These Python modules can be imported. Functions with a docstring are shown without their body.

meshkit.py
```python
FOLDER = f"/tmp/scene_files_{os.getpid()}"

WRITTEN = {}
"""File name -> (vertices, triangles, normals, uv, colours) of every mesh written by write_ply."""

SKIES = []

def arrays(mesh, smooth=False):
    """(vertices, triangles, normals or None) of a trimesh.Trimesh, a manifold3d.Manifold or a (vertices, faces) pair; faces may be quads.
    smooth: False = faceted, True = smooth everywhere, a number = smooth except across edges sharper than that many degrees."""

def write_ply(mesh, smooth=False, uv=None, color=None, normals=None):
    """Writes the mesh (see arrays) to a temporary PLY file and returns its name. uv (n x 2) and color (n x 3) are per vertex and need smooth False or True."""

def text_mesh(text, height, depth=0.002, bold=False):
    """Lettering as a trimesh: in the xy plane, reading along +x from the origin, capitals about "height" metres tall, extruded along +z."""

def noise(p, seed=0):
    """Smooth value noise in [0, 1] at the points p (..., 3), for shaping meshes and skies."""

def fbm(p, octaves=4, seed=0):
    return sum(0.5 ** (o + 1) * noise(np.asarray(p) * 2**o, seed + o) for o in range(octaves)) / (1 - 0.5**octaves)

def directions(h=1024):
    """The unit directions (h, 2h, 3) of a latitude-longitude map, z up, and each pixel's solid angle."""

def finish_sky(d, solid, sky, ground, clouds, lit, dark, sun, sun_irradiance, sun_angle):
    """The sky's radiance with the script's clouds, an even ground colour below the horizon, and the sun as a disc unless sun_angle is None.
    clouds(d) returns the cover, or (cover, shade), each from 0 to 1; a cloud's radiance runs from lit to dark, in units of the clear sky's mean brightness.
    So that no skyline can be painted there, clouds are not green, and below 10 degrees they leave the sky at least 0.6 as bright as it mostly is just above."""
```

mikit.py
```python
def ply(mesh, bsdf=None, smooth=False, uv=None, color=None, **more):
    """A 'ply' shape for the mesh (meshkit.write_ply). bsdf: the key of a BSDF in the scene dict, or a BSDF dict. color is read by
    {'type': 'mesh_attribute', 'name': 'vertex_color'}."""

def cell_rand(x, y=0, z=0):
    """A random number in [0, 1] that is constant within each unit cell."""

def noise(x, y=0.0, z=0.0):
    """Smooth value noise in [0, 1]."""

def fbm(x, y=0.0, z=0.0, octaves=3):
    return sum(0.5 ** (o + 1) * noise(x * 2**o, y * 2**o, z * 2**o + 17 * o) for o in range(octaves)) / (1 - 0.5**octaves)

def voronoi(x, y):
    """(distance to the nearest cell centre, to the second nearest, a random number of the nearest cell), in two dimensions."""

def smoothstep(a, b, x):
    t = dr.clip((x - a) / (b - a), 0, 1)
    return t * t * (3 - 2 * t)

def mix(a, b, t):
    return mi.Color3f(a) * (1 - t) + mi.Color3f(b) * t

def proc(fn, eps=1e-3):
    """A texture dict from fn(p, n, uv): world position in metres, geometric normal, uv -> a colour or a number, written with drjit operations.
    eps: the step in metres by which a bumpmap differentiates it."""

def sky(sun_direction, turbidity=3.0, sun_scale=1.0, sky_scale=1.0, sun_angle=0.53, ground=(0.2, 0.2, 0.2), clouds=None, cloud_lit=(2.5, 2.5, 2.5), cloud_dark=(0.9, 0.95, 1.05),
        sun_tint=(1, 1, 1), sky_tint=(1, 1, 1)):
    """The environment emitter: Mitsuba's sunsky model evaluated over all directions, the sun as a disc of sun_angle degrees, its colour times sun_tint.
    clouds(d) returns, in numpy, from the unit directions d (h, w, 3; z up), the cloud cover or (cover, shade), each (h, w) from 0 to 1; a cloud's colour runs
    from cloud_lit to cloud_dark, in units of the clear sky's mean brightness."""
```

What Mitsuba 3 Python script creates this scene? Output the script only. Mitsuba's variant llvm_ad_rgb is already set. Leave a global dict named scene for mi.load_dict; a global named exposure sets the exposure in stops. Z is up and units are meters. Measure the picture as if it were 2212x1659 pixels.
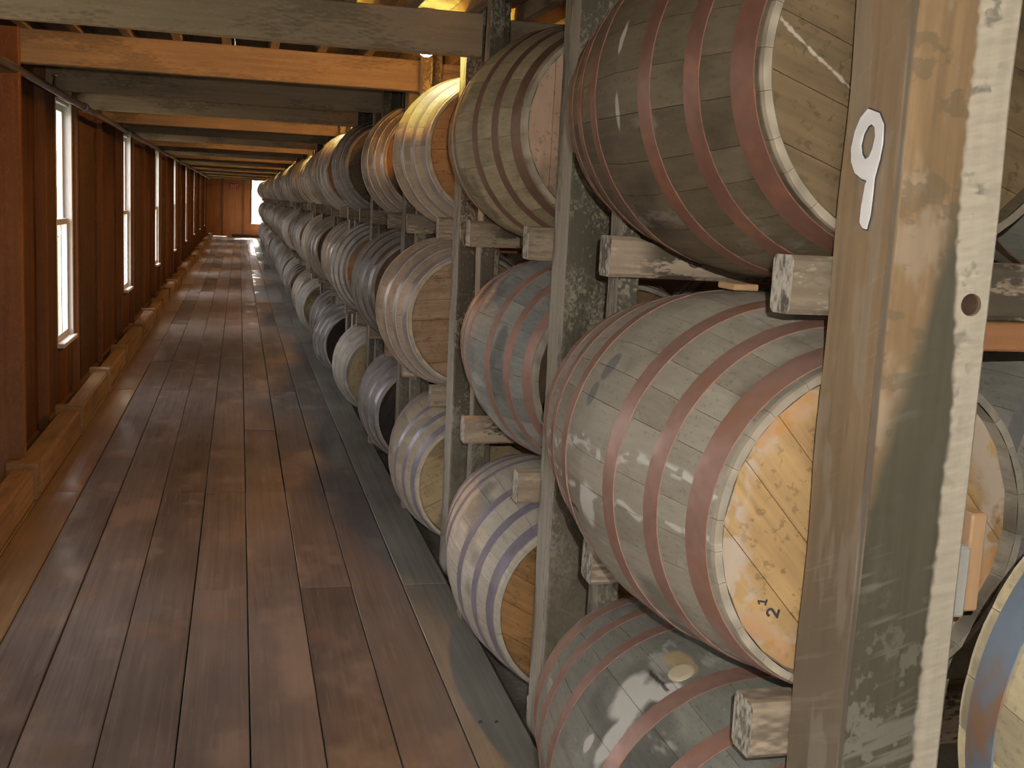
import math, random
import numpy as np, drjit as dr, mitsuba as mi, mikit, meshkit
from scipy.spatial import ConvexHull
from shapely.geometry import Polygon, LineString
from shapely import affinity
import trimesh
T = mi.ScalarTransform4f
scene, labels = {}, {}

# ------------------------------------------------------------------ camera, sky, flash, exposure
exposure = 0.14
FOCAL, YAW, PITCH, ROLL, CAM_H = 2449.75, math.radians(13.79), math.radians(8.7485), math.radians(2.857), 1.48
fw = np.array([math.sin(YAW)*math.cos(PITCH), math.cos(YAW)*math.cos(PITCH), -math.sin(PITCH)])
r0 = np.array([math.cos(YAW), -math.sin(YAW), 0]); u0 = np.cross(r0, fw)
up = -math.sin(ROLL)*r0 + math.cos(ROLL)*u0
scene['camera'] = {'type': 'perspective', 'fov': math.degrees(2*math.atan(1106/FOCAL)), 'fov_axis': 'x', 'near_clip': 0.02, 'far_clip': 500.0,
                   'to_world': T().look_at(origin=[0, 0, CAM_H], target=[fw[0], fw[1], CAM_H+fw[2]], up=list(up))}
# daylight: high sun on the far (right hand) side of the building, so only sky light comes through the windows
def thin_cloud(d):
    return 0.62+0.5*(meshkit.fbm(d*[2.2, 2.2, 5.0], 4, 3)-.5), 0.35*meshkit.fbm(d*[3.1, 3.1, 7.0]+4, 3, 8)
scene['sky'] = mikit.sky([0.22, 0.70, 0.68], turbidity=4.0, sun_scale=40.0, sky_scale=52.0, ground=(0.13, 0.125, 0.108), sky_tint=(1.22, 1.0, 0.84), clouds=thin_cloud, cloud_lit=(2.4, 2.22, 2.02), cloud_dark=(1.2, 1.2, 1.2))
# the camera's own flash, which lights the near timbers in the photograph
scene['camera_flash'] = {'type': 'point', 'position': [0.04, -0.02, CAM_H+0.07], 'intensity': {'type': 'rgb', 'value': [8.0, 7.6, 6.9]}}

# ------------------------------------------------------------------ measures of the place
P0, BAY, NBAY = 1.3593, 1.5242, 27                     # first rack post, bay pitch
XP, WX, WY = 0.841, 0.164, 0.1525                      # rack post
XR, RW, RH, RTOP, TIER = 0.7785, 0.066, 0.0886, 1.4346, 0.6929
BX, BZ, BY0, BHL = 0.9607, 1.016, 1.98, 0.457          # barrel axis
COL2 = 0.80
YEND, YBACK, XWALL, XRIGHT, ZCEIL = 42.45, -3.6, -1.19, 3.2, 2.27
rng = random.Random(7)
nrng = np.random.default_rng(11)
noise, fbm, rand, smooth, mix = mikit.noise, mikit.fbm, mikit.cell_rand, mikit.smoothstep, mikit.mix

# ------------------------------------------------------------------ materials
def look(table):
    """columns of a colour table as gatherable arrays"""
    a = np.array(table, float)
    return [mi.Float(np.ascontiguousarray(a[:, k])) for k in range(a.shape[1])]
def pick(cols, i): return [dr.gather(mi.Float, c, mi.UInt32(mi.Int32(i))) for c in cols]
def tex(fn, eps=1e-3): return mikit.proc(fn, eps)

# barrel looks, one row for every (bay, tier, column) : stave light rgb, stave dark rgb, chalk, cask hoop rgb, head rgb, head dark rgb
STAVE = {'olive': ((.150, .122, .080), (.085, .066, .040), .12), 'greytan': ((.375, .345, .28), (.24, .215, .17), .28), 'greygreen': ((.27, .27, .23), (.17, .175, .15), .35),
         'yellowtan': ((.40, .34, .21), (.20, .17, .11), .05), 'slate': ((.30, .30, .26), (.17, .18, .17), .20), 'pale': ((.58, .54, .45), (.40, .36, .29), .25),
         'pinktan': ((.62, .52, .40), (.42, .34, .25), .15), 'cream': ((.64, .57, .43), (.46, .40, .30), .10), 'grey': ((.42, .40, .34), (.27, .26, .225), .10),
         'darkgrey': ((.26, .25, .22), (.15, .14, .13), .05), 'brown': ((.28, .22, .15), (.16, .12, .08), .05)}
HOOP = {'rust': (.20, .098, .070), 'pinkrust': (.335, .20, .16), 'darkrust': (.19, .115, .08), 'steel': (.40, .385, .37), 'violet': (.27, .25, .30), 'dark': (.15, .15, .16), 'bluerust': (.20, .17, .17)}
HEAD = {'oldbrown': ((.185, .128, .068), (.10, .072, .040)), 'golden': ((.52, .35, .16), (.34, .21, .10)), 'pinktan': ((.56, .38, .27), (.42, .27, .18)), 'orange': ((.58, .31, .11), (.38, .19, .07)),
        'amber': ((.45, .24, .09), (.24, .13, .05)), 'stained': ((.52, .37, .23), (.30, .18, .10)), 'paleyellow': ((.62, .48, .27), (.45, .33, .18)), 'black': ((.05, .035, .025), (.025, .018, .013)), 'brown': ((.24, .15, .08), (.12, .07, .04))}
SPEC = {(-1, 1, 0): ('yellowtan', 'bluerust', 'brown'),
        (0, 2, 0): ('olive', 'rust', 'oldbrown'), (0, 1, 0): ('greytan', 'pinkrust', 'golden'), (0, 0, 0): ('greygreen', 'pinkrust', 'brown'),
        (1, 2, 0): ('yellowtan', 'darkrust', 'pinktan'), (1, 1, 0): ('slate', 'pinkrust', 'brown'), (1, 0, 0): ('pale', 'violet', 'amber'),
        (2, 2, 0): ('cream', 'steel', 'orange'), (2, 1, 0): ('pinktan', 'steel', 'stained'), (2, 0, 0): ('cream', 'violet', 'paleyellow'),
        (3, 2, 0): ('cream', 'steel', 'brown'), (3, 1, 0): ('grey', 'dark', 'brown'), (3, 0, 0): ('grey', 'violet', 'black'),
        (4, 2, 0): ('darkgrey', 'dark', 'oldbrown'), (4, 1, 0): ('grey', 'dark', 'stained'), (4, 0, 0): ('pale', 'steel', 'paleyellow'),
        (5, 2, 0): ('grey', 'steel', 'orange'), (5, 1, 0): ('pinktan', 'steel', 'brown'), (5, 0, 0): ('darkgrey', 'dark', 'black'),
        (6, 2, 0): ('cream', 'steel', 'golden'), (6, 1, 0): ('cream', 'steel', 'brown'), (6, 0, 0): ('grey', 'dark', 'orange'),
        (7, 1, 0): ('cream', 'steel', 'orange'), (0, 2, 1): ('grey', 'darkrust', 'pinktan')}
for k in range(-1, NBAY):
    for t in range(3):
        for c in range(2):
            if (k, t, c) not in SPEC:
                SPEC[(k, t, c)] = (rng.choice(['grey', 'cream', 'pinktan', 'pale', 'yellowtan', 'darkgrey', 'grey', 'cream']), rng.choice(['steel', 'steel', 'steel', 'dark']),
                                   rng.choice(['orange', 'golden', 'brown', 'stained', 'oldbrown', 'paleyellow', 'brown']))
rows = []
for k in range(-1, NBAY):
    for t in range(3):
        for c in range(2):
            s, h, d = SPEC[(k, t, c)]
            rows.append([*STAVE[s][0], *STAVE[s][1], STAVE[s][2], *HOOP[h], *HEAD[d][0], *HEAD[d][1], 1.0 if h in ('steel', 'violet', 'dark') else 0.0])
BT = look(rows)
def barrel_row(p):
    bay = dr.clip(dr.floor((p.y-P0)/BAY), -1, NBAY-1)
    tier = dr.clip(dr.floor((p.z+0.023)/TIER), 0, 2)
    col = dr.select(p.x > BX+0.455, 1.0, 0.0)
    i = (bay+1)*6 + tier*2 + col
    cx, cz, cy = BX+COL2*col, 0.323+TIER*tier, BY0+BAY*bay
    return i, p.x-cx, p.y-cy, p.z-cz
def rgb(c, k): return mi.Color3f(c[k], c[k+1], c[k+2])
def dot_(x, y, x0, y0, rx, ry, wob):
    """soft patch, 1 inside"""
    return 1-smooth(0.75, 1.25, dr.sqrt(dr.square((x-x0)/rx)+dr.square((y-y0)/ry))+wob)

def stave_color(p, n, uv):
    i, lx, ly, lz = barrel_row(p)
    c = pick(BT, i)
    s = dr.floor(uv.x)
    th = dr.atan2(lz, lx)*(180/math.pi)
    tone = rand(i, s, 3)
    grain = fbm(lx*95+i*7.1, ly*7, lz*95, 3)
    blot = fbm(lx*9+i*3.3, ly*6+s*1.7, lz*9, 3)
    hb = dr.floor((ly+0.02*rand(i, 5, 1))/0.13)                       # tone steps between the hoops, where old hoops sat
    step = rand(i*31+s, hb+40, 9)
    f = dr.clip(0.05+0.45*tone+0.50*step-0.10+1.1*(blot-0.5)+0.7*(grain-0.5), 0, 1)
    col = mix(rgb(c, 3), rgb(c, 0), f)
    dark = smooth(0.60, 0.74, fbm(lx*5+i*11, ly*4.5, lz*5, 3))
    col = col*(1-0.45*dark)
    speck = smooth(0.62, 0.74, fbm(lx*170+.7*noise(lx*300, ly*200, lz*300), ly*110, lz*170, 3))
    col = col*(1-0.18*speck)
    chalk = smooth(0.66, 0.80, fbm(lx*13+i, ly*7+31, lz*13, 3)+0.16*(noise(lx*150, ly*60, lz*150)-0.5))*c[6]
    lime = mi.Color3f(.58, .57, .53)
    # single barrels with a mark of their own
    b00 = dr.select(dr.abs(i-6) < .5, 1.0, 0.0); b01 = dr.select(dr.abs(i-8) < .5, 1.0, 0.0); b02 = dr.select(dr.abs(i-10) < .5, 1.0, 0.0)
    wob = 0.9*(fbm(lx*26, ly*26, lz*26, 3)-0.5)
    t360 = dr.select(th < 0, th+360, th)
    white = dot_(t360, ly, 131, -0.045, 9, .05, wob)+dot_(t360, ly, 122, -.10, 5, .02, wob)+dot_(t360, ly, 146, -0.09, 10, .022, wob)+dot_(t360, ly, 153, -.03, 3, .012, wob)+0.6*dot_(t360, ly, 150, -.22, 4, .012, wob)
    chalk = dr.maximum(chalk, b00*dr.clip(white, 0, 1)*0.95)
    rim = dr.abs(t360-171-6*noise(ly*14, 3.0, 1.0)-18*ly)
    s1 = (1-smooth(0.6, 2.6, rim))*smooth(.35, .6, noise(ly*60, t360*.7, 2.0))
    s2 = (1-smooth(.4, 1.6, dr.abs(t360-185-4*noise(ly*16, 1, 5.0)-10*ly)))*smooth(.40, .6, noise(ly*50, t360*.5, 7.0))
    pw = dot_(t360, ly, 191, -.035, 6.5, .035, wob)+dot_(t360, ly, 187, .11, 12, .011, wob)
    chalk = dr.maximum(chalk, b01*dr.clip(0.85*s1+0.8*s2+pw, 0, 1))
    w2 = dot_(t360, ly, 166, -.02, 5, .008, wob)+.8*dot_(t360, ly, 189, -.03, 6, .008, wob)+.5*dot_(t360, ly, 205, .13, 4, .015, wob)
    chalk = dr.maximum(chalk, b02*dr.clip(w2, 0, 1)*.7)
    col = mix(col, lime, dr.clip(chalk, 0, 1))
    blue = b01*dr.clip(dot_(t360, ly, 147, .02, 5, .025, wob)+dot_(t360, ly, 157, .03, 4, .02, wob), 0, 1)
    col = mix(col, mi.Color3f(.13, .14, .15), 0.75*blue)
    wv = .9*noise(ly*70, 1.0, 3.0)+.5*noise(ly*190, 2.0, 3.0)
    ln = (1-smooth(.35, .9, dr.abs(t360-121.3-wv+.7)))*smooth(-.105, -.095, ly)*smooth(-.005, -.02, ly)*b00
    ln = dr.maximum(ln, (1-smooth(.35, 1.0, dr.abs(t360-197.6-wv+.7)))*smooth(.035, .05, ly)*smooth(.112, .105, ly)*b01)
    col = mix(col, mi.Color3f(.035, .03, .028), .85*ln)
    amber = b00*dot_(t360, ly, 112, -.045, 4, .05, wob)
    col = mix(col, mi.Color3f(.46, .33, .16), 0.7*amber)
    end = smooth(BHL-.007, BHL-.001, dr.abs(ly))
    col = mix(col, mi.Color3f(.40, .35, .27)*(0.35+1.0*noise(lx*40, lz*40, ly)), 0.75*end)
    return col
def hoop_color(p, n, uv):
    i, lx, ly, lz = barrel_row(p)
    c = pick(BT, i)
    b = fbm(lx*11+i*5, ly*11, lz*11, 4)
    f = fbm(lx*60, ly*60+i, lz*60, 3)
    col = rgb(c, 7)*(0.62+0.55*b+0.22*f)
    rust = smooth(.54, .74, b+0.3*(f-.5))
    col = mix(col, mi.Color3f(.30, .13, .06), rust*dr.select(c[16] > .5, .25, .45))
    b_1 = dr.select(dr.abs(i-2) < .5, 1.0, 0.0)
    r2 = smooth(.42, .68, fbm(lx*16+3, ly*22, lz*16, 4))
    col = mix(col, mix(mi.Color3f(.12, .155, .20), mi.Color3f(.19, .115, .075), r2), b_1)
    return col
def hoop_rough(p, n, uv):
    i, lx, ly, lz = barrel_row(p)
    c = pick(BT, i)
    return dr.select(c[16] > .5, .36, .46)+.25*(fbm(lx*30, ly*30, lz*30, 2)-.5)
HL0, HLN = (-0.2097, 0.0560), (0.5904, 0.8071)
def head_color(p, n, uv):
    i, lx, ly, lz = barrel_row(p)
    c = pick(BT, i)
    a = rand(i, 4, 4)*3.1
    gx, gz = lx*dr.cos(a)+lz*dr.sin(a), -lx*dr.sin(a)+lz*dr.cos(a)
    s = dr.floor(uv.x)
    g = fbm(gx*6+s*9, gz*110, i, 3)
    b = fbm(lx*8+i*3, lz*8, 2.0, 4)
    f = dr.clip(.25+.55*rand(i, s, 8)+1.3*(b-.5)+.9*(g-.5), 0, 1)
    col = mix(rgb(c, 13), rgb(c, 10), f)
    r = dr.sqrt(lx*lx+lz*lz)
    stain = smooth(.56, .70, fbm(lx*6+i*1.3, lz*6+4, 7.0, 4))
    col = col*(1-.38*stain)
    wx_ = .8*noise(lx*190, lz*190, 1.0)
    spot = smooth(.62, .76, fbm(lx*95+wx_, lz*95-wx_, 3.0+i, 4))
    col = col*(1-.30*spot)
    b01 = dr.select(dr.abs(i-8) < .5, 1.0, 0.0)
    crust = b01*smooth(.190, .228, r+.05*(fbm(lx*22, lz*22, 1.0, 4)-.5))*smooth(.35, .55, fbm(lx*40, lz*40, 5.0, 3))
    col = mix(col, mi.Color3f(.50, .42, .34), .85*crust)
    b02 = dr.select(dr.abs(i-10) < .5, 1.0, 0.0)
    dl = dr.abs((lx-HL0[0])*HLN[0]+(lz-HL0[1])*HLN[1]+.003*(noise(lx*90, lz*90, 1)-.5))
    col = mix(col, mi.Color3f(.42, .38, .31), b02*(1-smooth(.0025, .0055, dl+.004*noise(lx*160, lz*160, 3)))*.8)
    ora = b01*smooth(.205, .232, r+.03*(noise(lx*25, lz*25, 2)-.5))*smooth(.45, .55, noise(lx*12, lz*12, 9.0))
    col = mix(col, mi.Color3f(.50, .24, .07), .6*ora)
    return col

# timber looks: light rgb, dark rgb, mould amount, grain axis (0 x, 1 y, 2 z), saw marks, worn pale edges
TIMBER = {'post': (.40, .31, .21, .26, .20, .135, .25, 2, .6), 'greypost': (.36, .33, .27, .20, .18, .145, .45, 2, .5), 'rail': (.52, .42, .31, .25, .19, .135, .45, 0, .2), 'rail_new': (.40, .19, .085, .28, .13, .06, .1, 0, .1),
          'beam': (.37, .30, .195, .25, .20, .13, .30, 0, .3), 'joist': (.27, .215, .14, .17, .135, .09, .3, 1, .1), 'deck': (.19, .15, .10, .12, .095, .06, .4, 1, .1),
          'wallboard': (.165, .074, .032, .098, .043, .019, .12, 2, .1), 'wallpost': (.235, .112, .052, .15, .068, .032, .12, 2, .2), 'wallboard_dark': (.10, .052, .026, .06, .03, .015, .3, 2, .1), 'endboard': (.58, .26, .10, .42, .18, .07, .08, 2, .05), 'curb': (.30, .195, .10, .18, .115, .058, .2, 1, .1),
          'white': (.62, .60, .55, .48, .46, .42, .15, 2, 0), 'newwood': (.56, .36, .20, .44, .27, .15, .05, 2, 0), 'dark': (.10, .08, .06, .06, .05, .04, .2, 2, 0), 'greyplank': (.34, .32, .27, .2, .19, .16, .3, 2, .2)}
TN = list(TIMBER)
TT = look([TIMBER[k] for k in TN])
def timber_color(p, n, uv):
    c = pick(TT, dr.floor(uv.x))
    s = uv.y*37.0
    ax = c[7]
    along = dr.select(ax < .5, p.x, dr.select(ax < 1.5, p.y, p.z))
    a1 = dr.select(ax < .5, p.y, p.x)
    a2 = dr.select(ax < 1.5, p.z, p.y)
    g = fbm(along*2.2+s, a1*70, a2*70+s, 3)
    b = fbm(along*1.7+s*1.3, a1*9+s, a2*9, 4)
    tone = rand(dr.floor(uv.y*1000), 2, 7)
    f = dr.clip(.22+.5*tone+1.2*(b-.5)+.9*(g-.5), 0, 1)
    col = mix(rgb(c, 3), rgb(c, 0), f)
    mould = smooth(.50, .66, fbm(along*2.4+5+s, a1*5+s, a2*5, 4)+.22*(noise(along*45, a1*130, a2*130)-.5))*c[6]
    col = mix(col, mi.Color3f(.055, .050, .038), dr.clip(mould*1.25, 0, .85))
    fleck = smooth(.60, .74, fbm(along*60+s, a1*150, a2*150, 3))*c[6]
    col = mix(col, mi.Color3f(.50, .45, .36), fleck*.55)
    saw = smooth(.56, .74, fbm((along+.5*(a1+a2))*120, (a1+a2)*9, s, 3))*smooth(.35, .65, noise(along*6, (a1+a2)*14, s+2))*c[8]
    k = dr.floor(uv.x)
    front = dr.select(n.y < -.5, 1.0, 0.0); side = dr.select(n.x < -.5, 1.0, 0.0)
    # numbered post: old brown skin with dark mould on its front, clean sawn strip along the right edge
    is9 = dr.select(dr.abs(k-TN.index('post')) < .5, 1.0, 0.0)
    edge = .958+.010*(fbm(p.z*5, 3.0, 1.0, 3)-.5)-.02*smooth(1.25, 1.55, p.z)
    left = 1-smooth(edge-.004, edge+.004, p.x+.006*(noise(p.x*60, p.z*90, 2)-.5))
    fine = fbm(p.x*75, p.z*5+s, 2.0, 4)
    brown = mix(mi.Color3f(.30, .20, .108), mi.Color3f(.18, .12, .066), dr.clip(b*1.0-.55+1.3*fine, 0, 1))
    brown = mix(brown, mi.Color3f(.36, .29, .22), .5*smooth(.52, .70, fbm(p.x*24, p.z*13, 9.0, 4)))
    brown = mix(brown, mi.Color3f(.13, .105, .065), .5*smooth(.60, .70, fbm(p.x*30, p.z*44, 3.0, 4)))
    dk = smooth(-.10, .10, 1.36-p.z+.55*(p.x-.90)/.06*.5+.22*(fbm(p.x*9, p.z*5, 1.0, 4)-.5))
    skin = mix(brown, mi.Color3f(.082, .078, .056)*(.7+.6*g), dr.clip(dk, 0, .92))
    strip = mi.Color3f(.47, .42, .33)*(.72+.28*g+.28*fbm(p.z*150-30*p.x, p.x*25, 5.0, 3))
    pit = smooth(.52, .66, fbm(p.x*40+noise(p.x*80, p.z*80, 3), p.z*60, 4.0, 4)*.6+.4*fbm(p.x*15, p.z*22, 1.0, 3))*(1-.75*smooth(.965, .985, p.x))*smooth(.9, 1.5, p.z)
    strip = mix(strip, mi.Color3f(.17, .16, .125), .8*pit)
    wz = p.z-.33*p.x+.012*noise(p.x*8, p.z*6, 2)
    slash = smooth(.58, .80, fbm(wz*95, p.x*9+3, 8.0, 3)*.7+.42*noise(p.x*14, p.z*7, 4))*smooth(1.40, 1.05, p.z)
    slash = dr.maximum(slash, smooth(.60, .72, fbm(p.x*70, p.z*55, 4, 4)*.75+.32*noise(p.x*12, p.z*9, 6))*smooth(1.05, .75, p.z))
    skin = mix(skin, mi.Color3f(.30, .285, .235), .42*slash)
    face9 = mix(strip, skin, left)
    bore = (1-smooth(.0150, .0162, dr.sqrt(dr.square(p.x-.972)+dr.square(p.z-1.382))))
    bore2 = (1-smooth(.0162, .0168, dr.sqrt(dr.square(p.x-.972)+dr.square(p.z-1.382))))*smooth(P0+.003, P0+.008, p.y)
    ais = mix(mi.Color3f(.285, .20, .118), mi.Color3f(.20, .145, .088), dr.clip(b*1.2-.6+1.2*fbm(p.y*80, p.z*5, 3.0, 4), 0, 1))
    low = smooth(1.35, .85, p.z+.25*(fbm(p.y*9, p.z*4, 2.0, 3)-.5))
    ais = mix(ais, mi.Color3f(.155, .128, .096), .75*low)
    gry = smooth(.56, .66, fbm(p.y*30, p.z*7, 6.0, 3))
    ais = mix(ais, mi.Color3f(.30, .265, .215), .35*gry)
    col = mix(col, face9, is9*front)
    col = mix(col, ais, is9*side)
    crack = (1-smooth(.004, .008, p.x-XP))*(1-smooth(.004, .008, p.y-P0))
    col = mix(col, mi.Color3f(.075, .062, .05), is9*.8*crack)
    col = mix(col, mi.Color3f(.11, .065, .045), is9*bore2)  # inside of the bolt hole coloured dark, in place of its shade
    # grey posts: front faces darker and speckled by surface normal, aisle faces keep the pale base
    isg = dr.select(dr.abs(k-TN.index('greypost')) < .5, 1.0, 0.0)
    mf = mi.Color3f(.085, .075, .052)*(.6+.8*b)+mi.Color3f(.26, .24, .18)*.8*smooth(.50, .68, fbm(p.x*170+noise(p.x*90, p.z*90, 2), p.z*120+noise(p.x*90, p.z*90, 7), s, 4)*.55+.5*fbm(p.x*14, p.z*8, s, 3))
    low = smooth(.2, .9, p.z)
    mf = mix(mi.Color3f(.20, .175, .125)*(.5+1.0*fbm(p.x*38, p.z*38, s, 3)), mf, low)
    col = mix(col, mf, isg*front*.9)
    # rails: black and pale speckled sides, whitish end grain
    isr = dr.select(dr.abs(k-TN.index('rail')) < .5, 1.0, 0.0)
    eg = smooth(.36, .64, fbm(p.y*150+noise(p.y*90, p.z*90, 2), p.z*90, s, 4)*.6+.4*fbm(p.y*26, p.z*18, s, 3))
    col = mix(col, mix(mi.Color3f(.10, .092, .075), mi.Color3f(.50, .47, .40), eg), isr*side*.9)
    blk = smooth(.40, .52, fbm(p.x*6+s, p.z*30, s, 4)+.34*(fbm(p.x*70, p.z*170, 3, 3)-.5))*(.25+.75*smooth(XR+.05, XR+.12, p.x))
    col = mix(col, mi.Color3f(.060, .050, .035), isr*front*blk*.88)
    col = mix(col, mi.Color3f(.46, .41, .33), saw*.20*(1-is9*front))
    return col
def timber_bump(p, n, uv):
    c = pick(TT, dr.floor(uv.x))
    ax = c[7]
    along = dr.select(ax < .5, p.x, dr.select(ax < 1.5, p.y, p.z))
    a1 = dr.select(ax < .5, p.y, p.x)
    a2 = dr.select(ax < 1.5, p.z, p.y)
    return .6*noise(along*9, a1*160, a2*160)+.4*noise(along*70, a1*55, a2*55)
def floor_color(p, n, uv):
    s = uv.y*37.0
    g = fbm(p.x*80, p.y*1.6+s, s, 3)
    b = fbm(p.x*6+s, p.y*2.2, s, 4)
    k = dr.floor(uv.x)
    tone = rand(dr.floor(uv.y*1000), 5, 1)
    f = dr.clip(.25+.45*tone+1.1*(b-.5)+.6*(g-.5), 0, 1)
    col = mix(mi.Color3f(.074, .067, .064), mi.Color3f(.160, .148, .142), f)
    wear = smooth(.56, .80, fbm(p.x*5+9, p.y*2.6+s, 3.0, 5))
    col = mix(col, mi.Color3f(.27, .225, .185), .5*wear)
    rust = smooth(.64, .76, fbm(p.x*7+21, p.y*4, s, 3))
    col = mix(col, mi.Color3f(.19, .115, .065), .30*rust)
    grey = mix(mi.Color3f(.155, .155, .132), mi.Color3f(.27, .27, .235), f)
    tan = mix(mi.Color3f(.15, .105, .058), mi.Color3f(.24, .168, .09), f)
    col = dr.select(k > 1.5, tan, dr.select(k > .5, grey, col))
    # greyer boards toward the far end, with the end window's glare painted in
    far_glare = smooth(7.0, 20.0, p.y)*(.25+.75*rand(dr.floor(uv.y*1000), 3, 8))*(.7+.5*b)
    col = mix(col, mi.Color3f(.44, .42, .39), .85*dr.clip(far_glare, 0, 1))
    scr = smooth(.80, .86, noise(p.x*130, p.y*5, 2.0))
    return mix(col, mi.Color3f(.30, .27, .24), .11*scr)
def floor_rough(p, n, uv):
    s = uv.y*37.0
    return dr.clip(.27+.34*(fbm(p.x*9+s, p.y*4, 1.0, 3)-.5)+.16*rand(dr.floor(uv.y*1000), 9, 3), .16, .8)

def principled(color, rough, spec=.5, bump=None, bscale=0.0, **kw):
    d = {'type': 'principled', 'base_color': color if isinstance(color, dict) else {'type': 'rgb', 'value': list(color)}, 'roughness': rough, 'specular': spec, **kw}
    if bump is not None: d = {'type': 'bumpmap', 'arbitrary': tex(bump, 8e-4), 'scale': bscale, 'nested_bsdf': d}
    return {'type': 'twosided', 'material': d}
scene['m_stave'] = principled(tex(stave_color), .62, .35)
scene['m_hoop'] = principled(tex(hoop_color), tex(hoop_rough), .6, metallic=.35)
scene['m_head'] = principled(tex(head_color), .6, .3)
scene['m_timber'] = principled(tex(timber_color), .8, .25, timber_bump, .0012)
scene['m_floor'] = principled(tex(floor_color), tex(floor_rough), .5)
scene['m_pipe'] = principled((.22, .20, .19), .38, .6, metallic=.8)
scene['m_chrome'] = principled((.75, .72, .66), .15, .6, metallic=1.0)
scene['m_socket'] = principled((.10, .085, .07), .5)
scene['m_white'] = principled((.86, .87, .88), .55)
scene['m_ink'] = principled((.045, .04, .05), .6)
scene['m_faded'] = principled((.11, .08, .05), .7)
scene['m_red'] = principled((.50, .05, .05), .5)
scene['m_sign'] = principled((.80, .62, .60), .5)
scene['m_jamb'] = principled((.62, .62, .60), .6)
scene['m_earth'] = principled((.09, .075, .055), .9)
scene['m_bung'] = principled((.55, .47, .34), .6)
scene['m_glass'] = {'type': 'thindielectric', 'int_ior': 1.5}

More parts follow.
